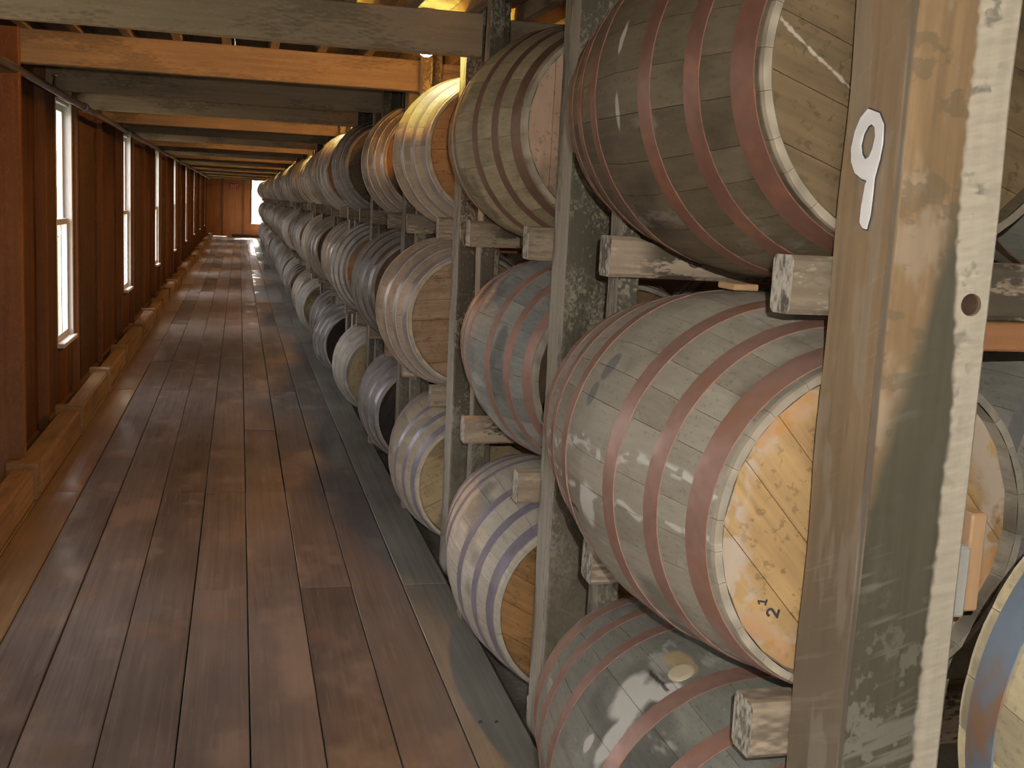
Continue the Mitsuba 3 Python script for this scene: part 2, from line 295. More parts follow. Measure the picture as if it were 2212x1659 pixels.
# ------------------------------------------------------------------ mesh helpers
COUNT = {}
def key(name, parent=None):
    k = name if parent is None else f'{parent}__{name}'
    i = COUNT.get(k, -1)+1
    COUNT[k] = i
    return k if i == 0 else f'{k}_{i:03d}'
def put(name, shape, parent=None, label=None, cat=None, group=None, kind=None):
    k = key(name, parent)
    scene[k] = shape
    meta(k, label, cat, group, kind)
    return k
def thing(name, label=None, cat=None, group=None, kind=None):
    k = key(name); meta(k, label, cat, group, kind)
    return k
def meta(k, label=None, cat=None, group=None, kind=None):
    d = {a: b for a, b in (('label', label), ('category', cat), ('group', group), ('kind', kind)) if b}
    if d: labels[k] = d
def topo():
    s = np.array([[x, y, z] for x in (-1, 1) for y in (-1, 1) for z in (-1, 1)], float)
    v = []
    for a in s:
        for k in range(3):
            b = a*0.8; b[k] = a[k]; v.append(b)
    v = np.array(v)
    h = ConvexHull(v)
    f = h.simplices.copy()
    for i, (t, e) in enumerate(zip(f, h.equations)):
        if np.dot(np.cross(v[t[1]]-v[t[0]], v[t[2]]-v[t[0]]), e[:3]) < 0: f[i] = t[::-1]
    return s, f
_S, _F = topo()
def cbox(x0, x1, y0, y1, z0, z1, c=.004):
    """box with chamfered edges: 24 vertices, 44 triangles"""
    ce = np.array([(x0+x1)/2, (y0+y1)/2, (z0+z1)/2]); h = np.array([x1-x0, y1-y0, z1-z0])/2
    c = min(c, h.min()*.45)
    v = []
    for a in _S:
        for k in range(3):
            b = a*(h-c); b[k] = a[k]*h[k]; v.append(ce+b)
    return np.array(v), _F.copy()
def join(*ms):
    V, F, n = [], [], 0
    for v, f in ms:
        V.append(v); F.append(np.asarray(f)+n); n += len(v)
    return np.vstack(V), np.vstack(F)
def ply(m, bsdf, u=0.0, v=0.0, smoothing=False):
    uv = np.tile([u+.5, v], (len(m[0]), 1))
    return mikit.ply(trimesh.Trimesh(m[0], m[1], process=False), bsdf, smooth=smoothing, uv=uv)
def timber(kind, m): return ply(m, 'm_timber', TN.index(kind), rng.random())
def rough(m, amp, freq=14, seed=0):
    """uneven sawn faces for a subdivided mesh"""
    v, f = m
    d = np.stack([meshkit.noise(v*freq+17*k, seed)-.5 for k in range(3)], 1)
    return v+d*2*amp, f
def fine_box(x0, x1, y0, y1, z0, z1, c=.005, long=.12, amp=.0025, seed=0, axis=2):
    """chamfered box cut into slices along one axis and roughened: a sawn post"""
    lim = [(x0, x1), (y0, y1), (z0, z1)]
    a, b = [k for k in range(3) if k != axis]
    (l0, l1) = lim[axis]
    n = max(2, int((l1-l0)/long)+1)
    ring = []
    (a0, a1), (b0, b1) = lim[a], lim[b]
    for (p, q) in ((a0+c, b0), (a1-c, b0), (a1, b0+c), (a1, b1-c), (a1-c, b1), (a0+c, b1), (a0, b1-c), (a0, b0+c)): ring.append((p, q))
    pts = np.zeros((n+1, 8, 3))
    for i, t in enumerate(np.linspace(l0, l1, n+1)):
        for j, (p, q) in enumerate(ring):
            pts[i, j, axis] = t; pts[i, j, a] = p; pts[i, j, b] = q
    V = pts.reshape(-1, 3)
    d = np.stack([meshkit.noise(V*np.where(np.arange(3) == axis, 6, 20)+9*k, seed)-.5 for k in range(3)], 1); d[:, axis] = 0
    V = V+2*amp*d
    F = []
    flip = (axis == 1)
    for i in range(n):
        for j in range(8):
            q = [i*8+j, i*8+(j+1) % 8, (i+1)*8+(j+1) % 8, (i+1)*8+j]
            F += [[q[0], q[1], q[2]], [q[0], q[2], q[3]]]
    for j in range(1, 7): F += [[0, j+1, j], [n*8, n*8+j, n*8+j+1]]
    F = np.array(F)
    return V, (F[:, ::-1] if flip else F)
def tube(axis_pts, radius, n=14):
    p = np.asarray(axis_pts, float); V, F = [], []
    r = np.broadcast_to(radius, len(p))
    t = np.gradient(p, axis=0); t /= np.linalg.norm(t, axis=1, keepdims=True)+1e-9
    ref = np.array([0, 0, 1.0]) if abs(t[0][2]) < .9 else np.array([1.0, 0, 0])
    for i in range(len(p)):
        a = np.cross(t[i], ref); a /= np.linalg.norm(a); b = np.cross(t[i], a)
        for j in range(n):
            w = 2*math.pi*j/n
            V.append(p[i]+r[i]*(math.cos(w)*a+math.sin(w)*b))
    m = len(p)
    for i in range(m-1):
        for j in range(n):
            q = [i*n+j, i*n+(j+1) % n, (i+1)*n+(j+1) % n, (i+1)*n+j]
            F += [[q[0], q[2], q[1]], [q[0], q[3], q[2]]]
    V += [p[0], p[-1]]
    for j in range(n): F += [[m*n, j, (j+1) % n], [m*n+1, (m-1)*n+(j+1) % n, (m-1)*n+j]]
    return np.array(V), np.array(F)
def extrude(poly, depth):
    """shapely polygon(s) -> flat plate in xy, thickness along z"""
    return trimesh.util.concatenate([trimesh.creation.extrude_polygon(g, depth, engine='earcut') for g in getattr(poly, 'geoms', [poly])])

# ------------------------------------------------------------------ the floor: planks with open joints on joists
fl = thing('floor', kind='structure')
put('subfloor', ply(cbox(XWALL-.1, XRIGHT, YBACK, YEND+3, -.22, -.16, .002), 'm_earth'), fl)
EDGE = [-.92, -.740, -.562, -.352, -.148, .048, .245, .443, .643, .826]
JOIST = P0+BAY-.15
for b in range(len(EDGE)-1):
    x0, x1 = EDGE[b], EDGE[b+1]
    kind = 2 if b == 0 else (1 if b == 8 else 0)
    y = YBACK
    nj = -2+(b*2) % 3
    marks = []
    j = JOIST+BAY*nj if b not in (2, 3, 4, 5, 6, 7) else JOIST+BAY*(1 if b in (4,) else 2)-BAY*6
    while j < YEND:
        if j > YBACK+.5: marks.append(j)
        j += BAY*(rng.choice([1, 1, 2, 2]) if j > 6 else rng.choice([2, 3]))
    if b in (3, 4, 5, 6, 7): marks = sorted(set(round(m, 3) for m in marks if not 4.9 < m < 6.5) | {round(JOIST+2*BAY, 3)-.05})
    if b == 4: marks = sorted(set(marks) | {round(JOIST+BAY, 3)})
    for y1 in marks+[YEND+.01]:
        dz = rng.uniform(-.002, .002); g = rng.uniform(.0012, .0028)
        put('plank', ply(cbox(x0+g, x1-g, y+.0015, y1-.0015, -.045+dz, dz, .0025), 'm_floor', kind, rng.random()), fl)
        y = y1
for nx, ny in ((.697, 3.037), (.744, 3.031)):
    put('nail', ply(tube([[nx, ny, -.004], [nx+.001, ny-.003, .003], [nx+.006, ny-.006, .006]], .0028, 7), 'm_ink'), fl)
for k in range(-2, 29):
    put('joist', timber('deck', cbox(XWALL, .83, JOIST+BAY*k-.03, JOIST+BAY*k+.03, -.16, -.047, .003)), fl)
put('edge_board', timber('dark', cbox(.8262, .8380, YBACK, YEND, -.16, -.012, .002)), fl)
put('margin_board', ply(cbox(XWALL, -.922, YBACK, YEND+.01, -.045, -.002, .003), 'm_floor', 2, .31), fl)

for i, x in enumerate(np.arange(.8395, XRIGHT, .30)):
    put('rack_base_board', timber('greyplank', cbox(x+.001, x+.299, YBACK, YEND, -.10, -.0615, .003)), fl)

# low timber curb along the left wall
cu = thing('trim_1', kind='structure')
y = -3.4
while y < YEND-.4:
    L = 1.40+rng.uniform(-.05, .1)
    h = .15+rng.uniform(-.012, .02); xi = -.922+rng.uniform(-.012, .012)
    put('curb_timber', timber('curb', cbox(-1.03, xi, y, min(y+L, YEND-.02), -.002, h, .012)), cu)
    put('curb_block', timber('curb', cbox(-1.06, xi+.012, y+L+.02, min(y+L+.10, YEND-.01), -.002, h+.02, .006)), cu)
    y += BAY

# ------------------------------------------------------------------ ceiling: cross beams on the posts, joists and deck boards above
ce = thing('ceiling', kind='structure')
for k in range(-2, NBAY+1):
    y1 = P0+BAY*k
    put('beam', timber('beam', fine_box(-1.36, .882, y1-.075, y1-.003, 2.045, 2.20, .004, .3, .003, k+60, 0)), ce)
    put('beam', timber('beam', cbox(1.01, XRIGHT, y1+.01, y1+.08, 2.075, 2.20, .004)), ce)
for i, x in enumerate(np.arange(-1.21, XRIGHT, .228)):
    put('joist', timber('joist', cbox(x-.022, x+.022, YBACK, YEND, 2.20, 2.262, .003)), ce)
for i, x in enumerate(np.arange(-1.4, XRIGHT, .228)):
    put('deck_board', timber('deck', cbox(x+.001, x+.227, YBACK, YEND+.1, 2.263, 2.30, .002)), ce)

# ------------------------------------------------------------------ left wall with its windows, posts and boards
wl = thing('wall_left', kind='structure')
WIN0 = [P0+BAY*k for k in range(-2, 27, 3)]            # a window in every third bay, just behind a post
WY0, WY1, WZ0, WZ1 = .70, 1.32, .42, 2.06
holes = [(y+WY0, y+WY1) for y in WIN0]
def wall_boards():
    y = YBACK
    while y < YEND:
        y1 = min(y+rng.choice([.254, .254, .20, .28]), YEND)
        for a, b in holes:                                # boards stop at the openings
            if y < a < y1: y1 = a
            if y < b < y1: y1 = b
        inside = any(a-1e-6 <= y and y1 <= b+1e-6 for a, b in holes)
        ph = ((y-P0)/BAY) % 3
        kind = 'wallboard_dark' if 2.0 <= (ph+3) % 3 < 2.9 else 'wallboard'  # stretch past each window: shadow painted as a darker copy of the board colour
        dx = rng.uniform(0, .006)
        for z0, z1 in (((-.12, WZ0), (WZ1, 2.27)) if inside else ((-.12, 2.27),)):
            put('board', timber(kind, cbox(XWALL-.03+dx, XWALL+dx, y+.0006, y1-.0006, z0, z1, .0015)), wl)
        y = y1
wall_boards()
put('sheathing', timber('dark', join(*[cbox(XWALL-.06, XWALL-.032, a, b, z0, z1, .001) for a, b, z0, z1 in
    [(YBACK, holes[0][0], -.12, 2.3)]+[(holes[i][1], holes[i+1][0] if i+1 < len(holes) else YEND, -.12, 2.3) for i in range(len(holes))]+[(a, b, -.12, WZ0) for a, b in holes]+[(a, b, WZ1, 2.3) for a, b in holes]])), wl)
for k in range(-3, 28):
    y = P0+BAY*k
    xi = -1.0 if k == 3 else (-1.125 if (k+2) % 3 == 0 else -1.145)
    put('post', timber('wallpost', fine_box(XWALL+.001, xi, y-.125, y-.078, -.045, 2.2, .004, .3, .0015, k+100)), wl)
    if (k+2) % 3 == 0:
        put('stud', timber('wallpost', cbox(XWALL+.001, XWALL+.05, y+WY1+.045, y+WY1+.09, -.045, 2.2, .003)), wl)
put('header_board', timber('white', cbox(XWALL+.002, XWALL+.018, holes[3][0]-.03, holes[3][1]+.03, WZ1+.005, 2.195, .002)), wl) if False else None
for i, (a, b) in enumerate(holes):
    w = thing(f'window_{i+1}', kind='structure')
    X0 = XWALL-.060
    put('frame', ply(join(cbox(X0, XWALL+.004, a, a+.02, WZ0, WZ1, .002), cbox(X0, XWALL+.022, b-.02, b+.03, WZ0, WZ1, .002), cbox(X0, XWALL+.004, a+.02, b-.02, WZ1-.02, WZ1, .002)), 'm_jamb'), w)
    put('sill', ply(cbox(X0, XWALL+.05, a-.02, b+.02, WZ0-.025, WZ0+.004, .004), 'm_jamb'), w)
    put('header', timber('white', cbox(XWALL+.008, XWALL+.022, a-.02, b+.02, WZ1, 2.19, .002)), w)
    zm = 1.24
    for z0, z1, xs in ((zm-.02, WZ1-.021, X0+.014), (WZ0+.005, zm+.02, X0+.040)):
        m = join(cbox(xs-.012, xs+.012, a+.021, a+.06, z0, z1, .002), cbox(xs-.012, xs+.012, b-.06, b-.021, z0, z1, .002), cbox(xs-.012, xs+.012, a+.06, b-.06, z1-.04, z1, .002), cbox(xs-.012, xs+.012, a+.06, b-.06, z0, z0+.04, .002),
                 cbox(xs-.008, xs+.008, (a+b)/2-.009, (a+b)/2+.009, z0+.04, z1-.04, .001))
        s = put('sash', ply(m, 'm_jamb'), w)
        for ya, yb in ((a+.06, (a+b)/2-.009), ((a+b)/2+.009, b-.06)):
            put('pane', ply((np.array([[xs, ya, z0+.04], [xs, yb, z0+.04], [xs, yb, z1-.04], [xs, ya, z1-.04]]), np.array([[0, 1, 2], [0, 2, 3]])), 'm_glass'), s)

# ------------------------------------------------------------------ end wall with a bright window, back wall, right wall
we = thing('wall_end', kind='structure')
EW = (.43, 1.30, .50, 2.19)
x = XWALL-.06
while x < XRIGHT:
    x1 = min(x+rng.choice([.24, .30, .34]), XRIGHT)
    for e in EW[:2]:
        if x < e < x1: x1 = e
    zb = .026 if x1 < -.25 else -.16
    dy = rng.uniform(0, .008)
    for z0, z1 in (((zb, EW[2]), (EW[3], 2.3)) if x >= EW[0]-1e-6 and x1 <= EW[1]+1e-6 else ((zb, 2.3),)):
        put('board', timber('endboard', cbox(x+.001, x1-.001, YEND+dy, YEND+.03+dy, z0, z1, .002)), we)
    x = x1
put('sheathing', timber('dark', join(cbox(XWALL-.06, EW[0]-.002, YEND+.042, YEND+.07, .026, 2.3, .001), cbox(EW[1]+.002, XRIGHT, YEND+.042, YEND+.07, -.16, 2.3, .001), cbox(EW[0], EW[1], YEND+.042, YEND+.07, -.16, EW[2], .001), cbox(EW[0], EW[1], YEND+.042, YEND+.07, EW[3], 2.3, .001))), we)
put('base_plate', timber('wallboard_dark', cbox(-.25, EW[1]+.3, YEND-.03, YEND-.001, -.04, .10, .004)), we)
put('stud', timber('wallpost', cbox(.10, .16, YEND-.05, YEND-.001, .10, 2.2, .003)), we)
put('stud', timber('wallpost', cbox(-.62, -.57, YEND-.04, YEND-.001, .05, 2.2, .003)), we)
w = thing(f'window_{len(holes)+1}', kind='structure')
put('frame', timber('wallpost', join(cbox(EW[0]-.05, EW[0], YEND-.02, YEND+.09, EW[2]-.03, EW[3]+.05, .003), cbox(EW[1], EW[1]+.05, YEND-.02, YEND+.09, EW[2]-.03, EW[3]+.05, .003), cbox(EW[0], EW[1], YEND-.02, YEND+.09, EW[3], EW[3]+.05, .003))), w)
put('sill', ply(cbox(EW[0]-.04, EW[1]+.04, YEND-.06, YEND+.09, EW[2]-.03, EW[2], .003), 'm_jamb'), w)
put('pane', ply((np.array([[EW[0], YEND+.05, EW[2]], [EW[1], YEND+.05, EW[2]], [EW[1], YEND+.05, EW[3]], [EW[0], YEND+.05, EW[3]]]), np.array([[0, 1, 2], [0, 2, 3]])), 'm_glass'), w)
wb = thing('wall_back', kind='structure')
BW = (-.75, .65)
x = XWALL-.06
while x < XRIGHT:
    x1 = min(x+.30, XRIGHT)
    for e in BW:
        if x < e < x1: x1 = e
    put('board', timber('wallboard', cbox(x+.001, x1-.001, YBACK-.04, YBACK, 2.05 if BW[0]-1e-6 <= x and x1 <= BW[1]+1e-6 else -.2, 2.3, .002)), wb)
    x = x1
wr = thing('wall_right', kind='structure')
for i, y in enumerate(np.arange(YBACK, YEND, .5)):
    put('board', timber('wallboard_dark', cbox(XRIGHT, XRIGHT+.03, y+.001, min(y+.499, YEND), -.2, 2.3, .002)), wr)
gr = thing('ground', kind='structure')
put('yard', ply(cbox(-60, 60, YEND+.1, YEND+60, -.26, -.24, .002), 'm_earth'), gr)

# exit sign on the end wall
sg = thing('exit_sign', 'small red exit sign with pale letters high on the end wall', 'sign')
put('panel', ply(cbox(-.37, -.02, YEND-.052, YEND-.041, 1.72, 1.90, .003), 'm_red'), sg)
tm = meshkit.text_mesh('EXIT', .11, .003, True); tv = np.array(tm.vertices)
tv -= [tv[:, 0].mean(), 0, 0]; w_ = tv[:, 0].max()-tv[:, 0].min()
tv = np.stack([tv[:, 0]*.28/w_-.195, YEND-.0525-tv[:, 2], tv[:, 1]+1.755], 1)
put('lettering', ply((tv, np.array(tm.faces)), 'm_sign'), sg)

# ------------------------------------------------------------------ the rack: posts, rails, far uprights, bay by bay
ORD = ['first', 'second', 'third', 'fourth', 'fifth', 'sixth', 'seventh', 'eighth', 'ninth', 'tenth', 'eleventh', 'twelfth', 'thirteenth', 'fourteenth', 'fifteenth', 'sixteenth', 'seventeenth', 'eighteenth', 'nineteenth', 'twentieth',
       'twenty-first', 'twenty-second', 'twenty-third', 'twenty-fourth', 'twenty-fifth', 'twenty-sixth', 'twenty-seventh', 'twenty-eighth']
# where each barrel of the aisle line lies: how far it has rolled in (m) and its turn (degrees)
POSE = {(-1, 1): (0, 0), (0, 0): (0, 0), (0, 1): (-.005, 1.2), (0, 2): (.012, 1.2), (1, 2): (.03, 2.6), (1, 1): (.10, 2.3), (1, 0): (.055, -1.2), (2, 2): (.03, .8), (2, 1): (-.024, 1.1), (2, 0): (.052, -1.2), (3, 2): (.045, .6), (3, 1): (.005, .4), (3, 0): (.06, -1.0), (4, 2): (-.01, 0), (4, 1): (0, .8), (4, 0): (.03, -.8), (5, 2): (-.03, 0), (5, 0): (-.015, .5), (6, 1): (0, .6)}
prng = random.Random(21)
for k in range(-1, NBAY):
    for t in range(3): POSE.setdefault((k, t), (prng.uniform(-.02, .045), prng.uniform(-1.6, 1.6)))
RACK = {}
for k in range(-1, NBAY):
    y = P0+BAY*k
    near = k <= 3
    if k >= 0:
        lab = 'rough brown timber post with the white painted 9 and its barrel rails' if k == 0 else f'weathered grey rack post with rails under the near heads of the {ORD[k]} barrel stack'
        rp = thing('rack_post', lab, 'rack', 'post frames of the barrel rack'); RACK[k] = rp
    ru = thing('rack_upright', 'thin upright cut off by the right edge of the photo' if k < 0 else f'thin grey upright with rails under the far ends of the {ORD[k]} barrel stack', 'rack', 'uprights of the barrel rack')
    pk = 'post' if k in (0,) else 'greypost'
    if k >= 0:
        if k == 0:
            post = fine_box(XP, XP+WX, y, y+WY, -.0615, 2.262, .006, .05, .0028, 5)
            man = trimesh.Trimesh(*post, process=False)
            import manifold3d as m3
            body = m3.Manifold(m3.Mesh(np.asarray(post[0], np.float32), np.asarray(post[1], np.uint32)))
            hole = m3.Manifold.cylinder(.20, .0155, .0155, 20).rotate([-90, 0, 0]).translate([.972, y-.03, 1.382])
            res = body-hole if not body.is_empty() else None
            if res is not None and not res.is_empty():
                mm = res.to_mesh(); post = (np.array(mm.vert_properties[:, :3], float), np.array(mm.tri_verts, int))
        else:
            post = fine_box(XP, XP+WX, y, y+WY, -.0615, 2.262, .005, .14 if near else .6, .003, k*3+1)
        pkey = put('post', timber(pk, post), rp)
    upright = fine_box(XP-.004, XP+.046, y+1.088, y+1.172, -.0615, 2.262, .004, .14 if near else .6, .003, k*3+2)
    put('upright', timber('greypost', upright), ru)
    x1 = 2.75 if k < 9 else 1.5
    for t in range(3):
        z1 = RTOP-TIER*(2-t)
        xa, xb = XR+rng.uniform(-.006, .006), XR+rng.uniform(-.006, .006)
        if t == 0: xa, xb = .856, .80
        for (ya, x0, bolt) in ((y+WY+.002, xa, False), (y+WY+.002+.8225, xb, True)):
            if k < 0 and not bolt: continue
            r = ru if bolt else rp
            z0 = z1-RH if t else z1-.108
            rv, rf = fine_box(x0, x1, ya, ya+(RW+.012 if bolt else RW), z0, z1, .008, .03 if k < 6 else .06, .002, k*9+t, 0)
            for c in (0, 1):
                dx = rv[:, 0]-(BX+COL2*c+(POSE[(k, t)][0]+(-1 if bolt else 1)*.42*math.radians(POSE[(k, t)][1]) if c == 0 else 0))
                sad = .323+TIER*t-np.sqrt(np.maximum((.302 if bolt else .290)**2-dx*dx, 0))
                rv[:, 2] = np.where((np.abs(dx) < .2) & (rv[:, 2] > z1-.03), np.minimum(rv[:, 2], sad), rv[:, 2])
            rail = put('rail', timber('rail', (rv, rf)), r)
            if bolt and near:
                put('bolt', ply(tube([[XP+.13, ya+.0005, z1-.045], [XP+.13, ya-.007, z1-.045], [XP+.13, ya-.009, z1-.045]], [.017, .017, .011], 12), 'm_socket'), rail)
    if near and k >= 0:
        put('lower_board', timber('rail_new', cbox(1.012 if k else 1.06, x1, y+WY+.004, y+WY+.04, RTOP-RH-.046, RTOP-RH-.002, .003)), rp)
    if k < 9:                                             # inner row of posts, behind the second line of barrels
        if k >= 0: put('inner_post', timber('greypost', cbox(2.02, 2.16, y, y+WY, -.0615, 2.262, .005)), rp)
# the painted 9 on the aisle face of the first post
pts9 = [(0.0, -.80), (.07, -.30), (.085, .05)]
ring = np.array([(1880, 236), (1903, 245), (1913, 270), (1911, 310), (1904, 345), (1893, 385), (1889, 425), (1884, 465), (1876, 495), (1868, 492), (1862, 480), (1866, 445), (1874, 400), (1878, 390), (1866, 386), (1852, 374), (1844, 350), (1844, 320), (1852, 285), (1864, 255)], float)
inner = np.array([(1888, 267), (1895, 275), (1896, 295), (1890, 322), (1882, 340), (1873, 346), (1866, 335), (1864, 315), (1870, 290), (1879, 273)], float)
def on_post_face(px):
    """measured outline of the numeral turned into metres on the post's aisle face (y, z)"""
    q = []
    for u, v in px:
        rr = math.cos(ROLL)*r0+math.sin(ROLL)*u0
        d = fw+(u-1106)/FOCAL*rr-(v-829.5)/FOCAL*up
        t = XP/d[0]; q.append((d[1]*t, CAM_H+d[2]*t))
    return q
nine = Polygon(on_post_face(ring), [on_post_face(inner)]).buffer(.0006).simplify(.0003)
def plate_on_post(poly, x):
    m = extrude(poly, .0012); v = np.array(m.vertices)
    return np.stack([x-v[:, 2], v[:, 0], v[:, 1]], 1), np.array(m.faces)[:, ::-1]
p0key = RACK[0]+'__post'
put('numeral_outline', ply(plate_on_post(nine.buffer(.0017), XP-.0012), 'm_ink'), p0key, label='thin dark outline of the numeral')
put('numeral', ply(plate_on_post(nine, XP-.0026), 'm_white'), p0key, label='white painted number 9')
put('wedge', timber('white', cbox(1.012, 1.034, P0+.02, P0+.07, .925, 1.032, .004)), RACK[0], label='small white wooden wedge')
put('cleat', timber('newwood', cbox(1.036, 1.062, P0+.03, P0+.08, .93, 1.078, .003)), RACK[0], label='short piece of clean new wood')

# ------------------------------------------------------------------ barrels
def radius(t):
    return .334-.064*np.abs(np.asarray(t, float)/BHL)**1.5
NST = 26
wd = nrng.uniform(.72, 1.3, NST); EDG = np.concatenate([[0], np.cumsum(wd/wd.sum()*2*math.pi)])
def stave(i, ny, nt):
    """one stave as a closed bent plank, its outer face softened at the long edges"""
    a0, a1 = EDG[i]+.0012, EDG[i+1]-.0012
    ts = np.linspace(-1, 1, ny+1); ts = np.sign(ts)*np.abs(ts)**.85*BHL
    ths = np.linspace(a0, a1, nt+1)
    V, F = [], []
    def grid(rows, flip=False):
        b = sum(len(v) for v in V)
        n, m = rows.shape[:2]
        V.append(rows.reshape(-1, 3))
        for p in range(n-1):
            for q in range(m-1):
                c = [b+p*m+q, b+p*m+q+1, b+(p+1)*m+q+1, b+(p+1)*m+q]
                f = [[c[0], c[1], c[2]], [c[0], c[2], c[3]]]
                F.extend([g[::-1] for g in f] if flip else f)
    def pt(th, t, r): return [r*math.cos(th), t, r*math.sin(th)]
    out = np.array([[pt(th, t, radius(t)-(.0008 if q in (0, nt) else 0)) for q, th in enumerate(ths)] for t in ts])
    inn = np.array([[pt(th, t, radius(t)-(.0125 if abs(t) > BHL*.92 else .026)) for th in (ths[0], ths[-1])] for t in ts])
    e0 = np.array([[out[0, q] for q in range(nt+1)], [np.array(pt(th, -BHL, radius(BHL)-.0125)) for th in ths]])
    e1 = np.array([[out[-1, q] for q in range(nt+1)], [np.array(pt(th, BHL, radius(BHL)-.0125)) for th in ths]])
    grid(out, True); grid(inn); grid(e0); grid(e1, True)
    grid(np.stack([out[:, 0], inn[:, 0]], 1)); grid(np.stack([out[:, -1], inn[:, -1]], 1), True)
    return np.vstack(V), np.array(F)
def fix(m):
    return m
def stave_ply(ms, ids):
    V, F, U, n = [], [], [], 0
    for (v, f), i in zip(ms, ids):
        V.append(v); F.append(f+n); U.append(np.tile([i+.5, .5], (len(v), 1))); n += len(v)
    return mikit.ply(trimesh.Trimesh(np.vstack(V), np.vstack(F), process=False), 'm_stave', smooth=True, uv=np.vstack(U))
HOOPS = [(-.437, -.384), (-.302, -.260), (-.154, -.112), (.112, .154), (.260, .302), (.384, .437)]
def hoop(a, b, n=72):
    ts = [a, a, (a+b)/2, b, b]; off = [-.004, .0017, .0022, .0017, -.004]
    V = np.array([[[(radius(t)+o)*math.cos(w), t, (radius(t)+o)*math.sin(w)] for w in np.linspace(0, 2*math.pi, n, endpoint=False)] for t, o in zip(ts, off)])
    # three strips with vertices of their own, so that the rims stay crisp
    VV, FF, c = [], [], 0
    for rows in ((0, 1), (1, 2, 3), (3, 4)):
        g = V[list(rows)]; m = len(rows)
        VV.append(g.reshape(-1, 3))
        for p in range(m-1):
            for q in range(n):
                d = [c+p*n+q, c+p*n+(q+1) % n, c+(p+1)*n+(q+1) % n, c+(p+1)*n+q]
                FF += [[d[0], d[2], d[1]], [d[0], d[3], d[2]]]
        c += m*n
    return np.vstack(VV), np.array(FF)
HR, HY = .2562, BHL-.030
def head_boards():
    """six planks with bevelled joints that fill the round head"""
    cuts = np.array([-1, -.66, -.30, .04, .36, .70, 1])*HR
    out = []
    circ = Polygon([(HR*math.cos(w), HR*math.sin(w)) for w in np.linspace(0, 2*math.pi, 96, endpoint=False)])
    for a, b in zip(cuts[:-1], cuts[1:]):
        strip = Polygon([(-1, a+.0006), (1, a+.0006), (1, b-.0006), (-1, b-.0006)])
        m = extrude(circ.intersection(strip), .02); v = np.array(m.vertices)
        out.append((np.stack([v[:, 0], -HY+v[:, 2], v[:, 1]], 1), np.array(m.faces)[:, ::-1]))
    return out
def flat_head(y):
    w = np.linspace(0, 2*math.pi, 40, endpoint=False)
    V = np.vstack([np.stack([(HR+.004)*np.cos(w), 0*w+y, (HR+.004)*np.sin(w)], 1), [[0, y, 0]]])
    return V, np.array([[i, (i+1) % 40, 40] for i in range(40)])
ST_N = [stave_ply([stave(i, 14, 4)], [i]) for i in range(NST)]
ST_M = [stave_ply([stave(i, 8, 2)], [i]) for i in range(NST)]
ST_F = stave_ply([stave(i, 8, 2) for i in range(NST)], range(NST))
HP_N = [mikit.ply(trimesh.Trimesh(*hoop(a, b), process=False), 'm_hoop', smooth=True) for a, b in HOOPS]
HP_F = [mikit.ply(trimesh.Trimesh(*hoop(a, b, 40), process=False), 'm_hoop', smooth=True) for a, b in HOOPS]
HB = [ply(m, 'm_head', i) for i, m in enumerate(head_boards())]
HF, HBK = ply(flat_head(-HY), 'm_head', 2), ply(flat_head(HY), 'm_head', 3)
bung_v = tube([[0, 0, 0], [0, 0, .003], [0, 0, .005]], [.026, .026, .020], 16)
BUNG = ply(bung_v, 'm_bung')
TIERN = ['bottom', 'middle', 'top']
DESC = {(-1, 1, 0): 'barrel with a broad blue and rust end hoop in the lower right corner',
        (0, 2, 0): 'big dark olive barrel with rusty hoops beside the numbered post, top row',
        (0, 1, 0): 'big grey tan barrel with pink rusty hoops and golden head beside the numbered post',
        (0, 0, 0): 'grey green barrel with a white paint patch on top, bottom row nearest the camera',
        (1, 2, 0): 'yellowish checkered barrel with brown hoops and a pinkish clean head, second in the top row',
        (1, 1, 0): 'slate grey barrel with red brown hoops, second in the middle row',
        (1, 0, 0): 'pale whitewashed barrel with violet steel hoops and a bung, second in the bottom row',
        (2, 2, 0): 'barrel glowing yellow under the lamp with an orange head, third in the top row',
        (2, 1, 0): 'light tan barrel with steel hoops and a stained head, third in the middle row',
        (2, 0, 0): 'cream barrel with bluish violet hoops, third in the bottom row',
        (3, 0, 0): 'violet grey barrel with a nearly black head, fourth in the bottom row',
        (4, 0, 0): 'cream barrel with a pale yellow head, fifth in the bottom row'}
WORD = {'olive': 'dark olive', 'greytan': 'grey tan', 'greygreen': 'grey green', 'yellowtan': 'yellowish tan', 'slate': 'slate grey', 'pale': 'pale', 'pinktan': 'light tan', 'cream': 'cream', 'grey': 'grey', 'darkgrey': 'dark grey', 'brown': 'brown'}
HW = {'oldbrown': 'old brown', 'golden': 'golden', 'pinktan': 'pinkish', 'orange': 'orange', 'amber': 'amber', 'stained': 'stained tan', 'paleyellow': 'pale yellow', 'black': 'black', 'brown': 'brown'}
